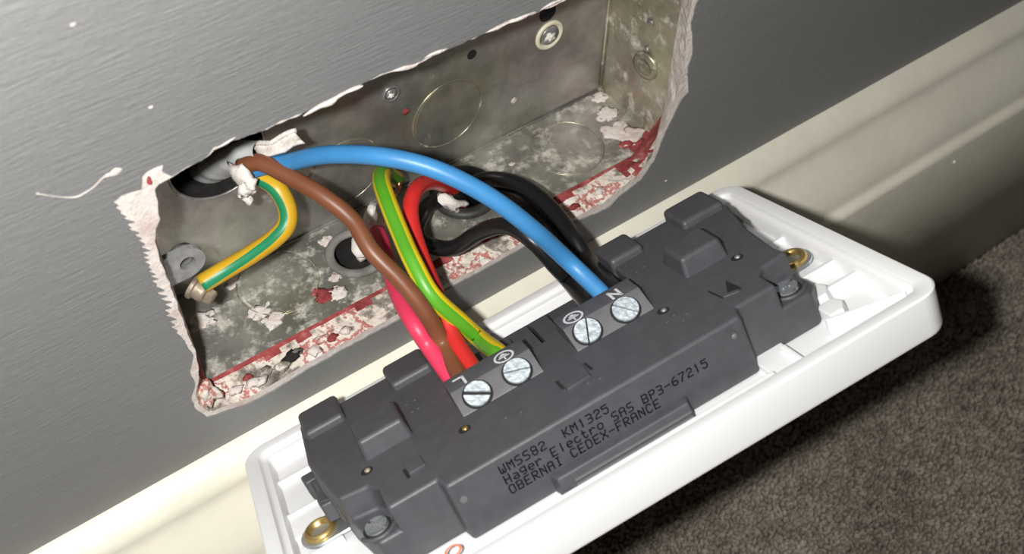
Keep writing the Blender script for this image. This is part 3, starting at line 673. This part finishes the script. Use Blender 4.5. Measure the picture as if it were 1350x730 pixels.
part('printed_letter', strokes((18.3, -2.6), [(-.95, -1.5, -.95, 1.5), (-.95, 1.5, .95, -1.5), (.95, -1.5, .95, 1.5)], .55), 'print', hs)
for u in (-8.0, 8.4):
    c = (u, -2.5); ring_ = torus((u, -2.5, TT), (0, 0, 1), 2.0, .24, 32, 6, .2)
    part('earth_sign', join(ring_, strokes(c, [(0, 1.3, 0, .1), (-1.1, .1, 1.1, .1), (-.7, -.5, .7, -.5), (-.3, -1.05, .3, -1.05)], .3)), 'print', hs)

# ================================================================== WIRES
def Wp(*pts): return [onY(a, b, y) for a, b, y in pts]
def E_(u, w=8.6): return [P2W(u, 4.5, w + .3), P2W(u, .5, w)]
def wire(name, path, r, m, label, group=None, wob=.0):
    q = spline(path, 1.0); v, f = tube(q, r, 18, wob=wob)
    o = mesh_obj(name, v, f, m, smooth=True); rebase(o, q[0]); return tag(o, label, 'wire', group)
def gy_wire(path, r, label, cy, cg, off, half, twist=0.0):
    q = spline(path, .9); sides = 28; v, f = tube(q, r, sides, turn=lambda t: off + twist * t); mi = []
    for i in range(len(q) - 1):
        for k in range(sides):
            a = (k + .5) / sides * 2 * math.pi; a = (a + math.pi) % (2 * math.pi) - math.pi
            mi.append(1 if abs(a) < half else 0)
    mi += [0, 0]
    o = mesh_obj('earth_wire', v, f, [cy, cg], mi=mi, smooth=True); rebase(o, q[0]); return tag(o, label, 'wire')

wire('blue_wire', Wp((322, 228, 17), (345, 220, 14), (380, 214, 9), (430, 204, 1), (500, 206, -9), (570, 222, -17), (640, 256, -25), (700, 300, -32), (750, 345, -37)) + E_(17.9), 1.95, 'blue', 'blue insulated wire arching from the torn grey sheath to the N terminal')
wire('brown_wire', Wp((318, 220, 16), (342, 214, 13), (378, 231, 7), (425, 258, -1), (465, 291, -8), (490, 331, -15), (528, 370, -22), (560, 410, -28), (585, 455, -33)) + E_(-17.2, 9.4), 1.9, 'brown', 'brown insulated wire running from the torn sheath down to the L terminal')
gy_wire(Wp((325, 226, 18), (345, 234, 15), (365, 248, 11), (378, 272, 8), (378, 295, 6), (362, 314, 5), (330, 336, 4), (296, 356, 3.6), (266, 374, 4)), 2.1, 'green and yellow earth wire bent sharply to the screw at the left fixing lug', 'dullyellow', 'teal', .8, .5, -1.25)
gy_wire(Wp((522, 236, 16), (506, 228, 10), (503, 240, 4), (512, 268, -3), (528, 308, -11), (546, 348, -19), (570, 390, -26), (608, 425, -31), (632, 446, -34)) + E_(-7.6, 8.8), 2.05, 'bright green and yellow earth wire crossing over the red wire to the earth terminal', 'yellow', 'green', .12, .60, -.1)
wire('red_wire', [Vector((G2[0] - 1, G2[1], -BZ - 4))] + Wp((596, 250, 14), (572, 240, 8), (550, 248, 3), (541, 276, -2), (547, 312, -8), (562, 355, -16), (582, 405, -26), (598, 445, -33)) + E_(-14.0, 8.8), 1.9, 'red', 'bright red insulated wire looping from behind the green and yellow wire to the L terminal')
wire('crimson_wire', Wp((497, 306, 6), (502, 318, 2), (512, 350, -6), (528, 394, -18), (548, 430, -27), (568, 460, -32)) + E_(-18.6, 6.4), 2.0, 'pink', 'thick crimson pink insulated wire passing behind the brown wire')
wire('black_wire', [Vector((G2[0], G2[1] + 1, -BZ - 5)), Vector((G2[0] - 3, G2[1] - 1, -BZ + 2))] + Wp((568, 268, 13), (555, 285, 8), (549, 304, 4), (557, 319, 2), (575, 326, 0), (600, 326, -5), (635, 305, -12), (670, 298, -19), (703, 318, -26), (732, 350, -31), (752, 372, -34)) + E_(14.2, 7.6), 2.0, 'black', 'black insulated wire with an S bend below the blue wire')
wire('black_wire', [Vector((G2[0] + 2, G2[1] + 2, -BZ - 5))] + Wp((622, 244, 12), (650, 236, 6), (690, 246, -2), (727, 275, -12), (757, 315, -23), (778, 348, -31)) + E_(20.6, 8.6), 2.0, 'black', 'black insulated wire curving over the opening edge just behind the blue wire')
wire('black_wire', [Vector((G2[0] + 3.5, G2[1] - 1, -BZ - 5))] + Wp((628, 254, 10), (655, 252, 5), (690, 265, -4), (722, 297, -14), (750, 335, -25), (770, 362, -32)) + E_(17.0, 5.6), 1.9, 'black', 'black insulated wire tucked between the blue wire and another black one')
# bare copper ends
cw = wire('copper_strand', Wp((505, 288, 10), (503, 298, 7), (500, 308, 4), (502, 316, 2.5)), .55, 'copper', 'short bare copper strand beside the crimson wire')
cw = wire('copper_strand', Wp((526, 226, 15), (526, 242, 13), (522, 258, 12)), .6, 'copper', 'bare copper strand next to the top of the bright green and yellow wire')

# ---------------- torn cable sheath leaving the open knockout
cs = thing('cable_sheath', onY(300, 214, 24), 'torn grey cable sheath poking out of the open knockout around blue and brown wires', 'cable sheath')
q = spline(Wp((272, 226, 34), (296, 214, 26), (318, 206, 21), (338, 204, 17), (352, 203, 14.5)), .8)
mesh_obj('sheath', *tube(q, 4.4, 22, up=(-.2, -.5, .8), sx=.7, cap=False, wob=.15), 'sheath', cs, smooth=True)
def sheet(rows, th, nm, m):
    """strip of plastic: rows of world points, given a thickness"""
    a, b = len(rows), len(rows[0]); v = [p for r in rows for p in r]; f = [(i * b + j, i * b + j + 1, (i + 1) * b + j + 1, (i + 1) * b + j) for i in range(a - 1) for j in range(b - 1)]
    o = mesh_obj(nm, v, f, m, cs, smooth=True); s = o.modifiers.new('thick', 'SOLIDIFY'); s.thickness = th * S; s.offset = 0; return o
top_ = spline(Wp((338, 190, 16), (356, 186, 13), (378, 177, 11), (398, 170, 9)), 1.2); bot_ = spline(Wp((346, 209, 13), (362, 205, 11), (381, 197, 9), (400, 187, 7)), 1.2); nn_ = min(len(top_), len(bot_))
rows = []
for i in range(nn_):
    t = i / (nn_ - 1); r = []
    for j in range(9):
        s = j / 8; p = top_[i].lerp(bot_[i], s); r.append(p + Vector((0, -1, .35)) * (-2.6 * math.sin(math.pi * s) * (1 - .2 * t)) + Vector((0, -.8, 0)) * noise.noise(p * .35))
    rows.append(r)
sheet(rows, .9, 'torn_flap', 'sheathwhite')
l_ = spline(Wp((300, 214, 18), (303, 226, 15), (312, 240, 14), (322, 252, 13)), 1.1); r_ = spline(Wp((318, 214, 14), (328, 226, 12), (335, 238, 11), (336, 248, 11)), 1.1); nn_ = min(len(l_), len(r_)); rows = []
for i in range(nn_):
    rows.append([l_[i].lerp(r_[i], j / 8) + Vector((0, -1, .2)) * (1.5 * math.sin(math.pi * j / 8) + 1.3 * noise.noise(l_[i].lerp(r_[i], j / 8) * .5)) for j in range(9)])
sheet(rows, .9, 'torn_flap', 'sheathwhite')
for a, b, y, r in [(322, 250, 11, 1.5), (327, 262, 12, 1.1), (318, 256, 12, .9), (331, 244, 10, 1.2)]: mesh_obj('plaster_crumb', *lump(onY(a, b, y), r, a), 'sheathwhite', cs, smooth=True)
# white inner sheath scraps at the two grommets
def scrap(label, pts, r, m='sheathwhite'):
    o = mesh_obj('sheath_scrap', *tube(spline(pts, .8), r, 10, sx=.5, wob=.8, radf=lambda t: .55 + .6 * math.sin(math.pi * min(1, t + .12))), m, smooth=True); rebase(o, pts[0]); tag(o, label, 'cable sheath')
scrap('torn pale sheath scrap standing beside the crimson wire and copper strand', [Vector((G1[0] + 2, G1[1] + 1, -BZ - 2)), Vector((G1[0] + 3, G1[1] + 1, -BZ + 2))] + Wp((486, 302, 12), (488, 288, 11), (490, 275, 10)), 4.0)
scrap('pale curled sheath scrap at the foot of the red and black wires', [Vector((G2[0] - 5, G2[1] - 4, -BZ + .6))] + Wp((588, 263, 9), (598, 268, 8), (612, 268, 8)), 2.6)
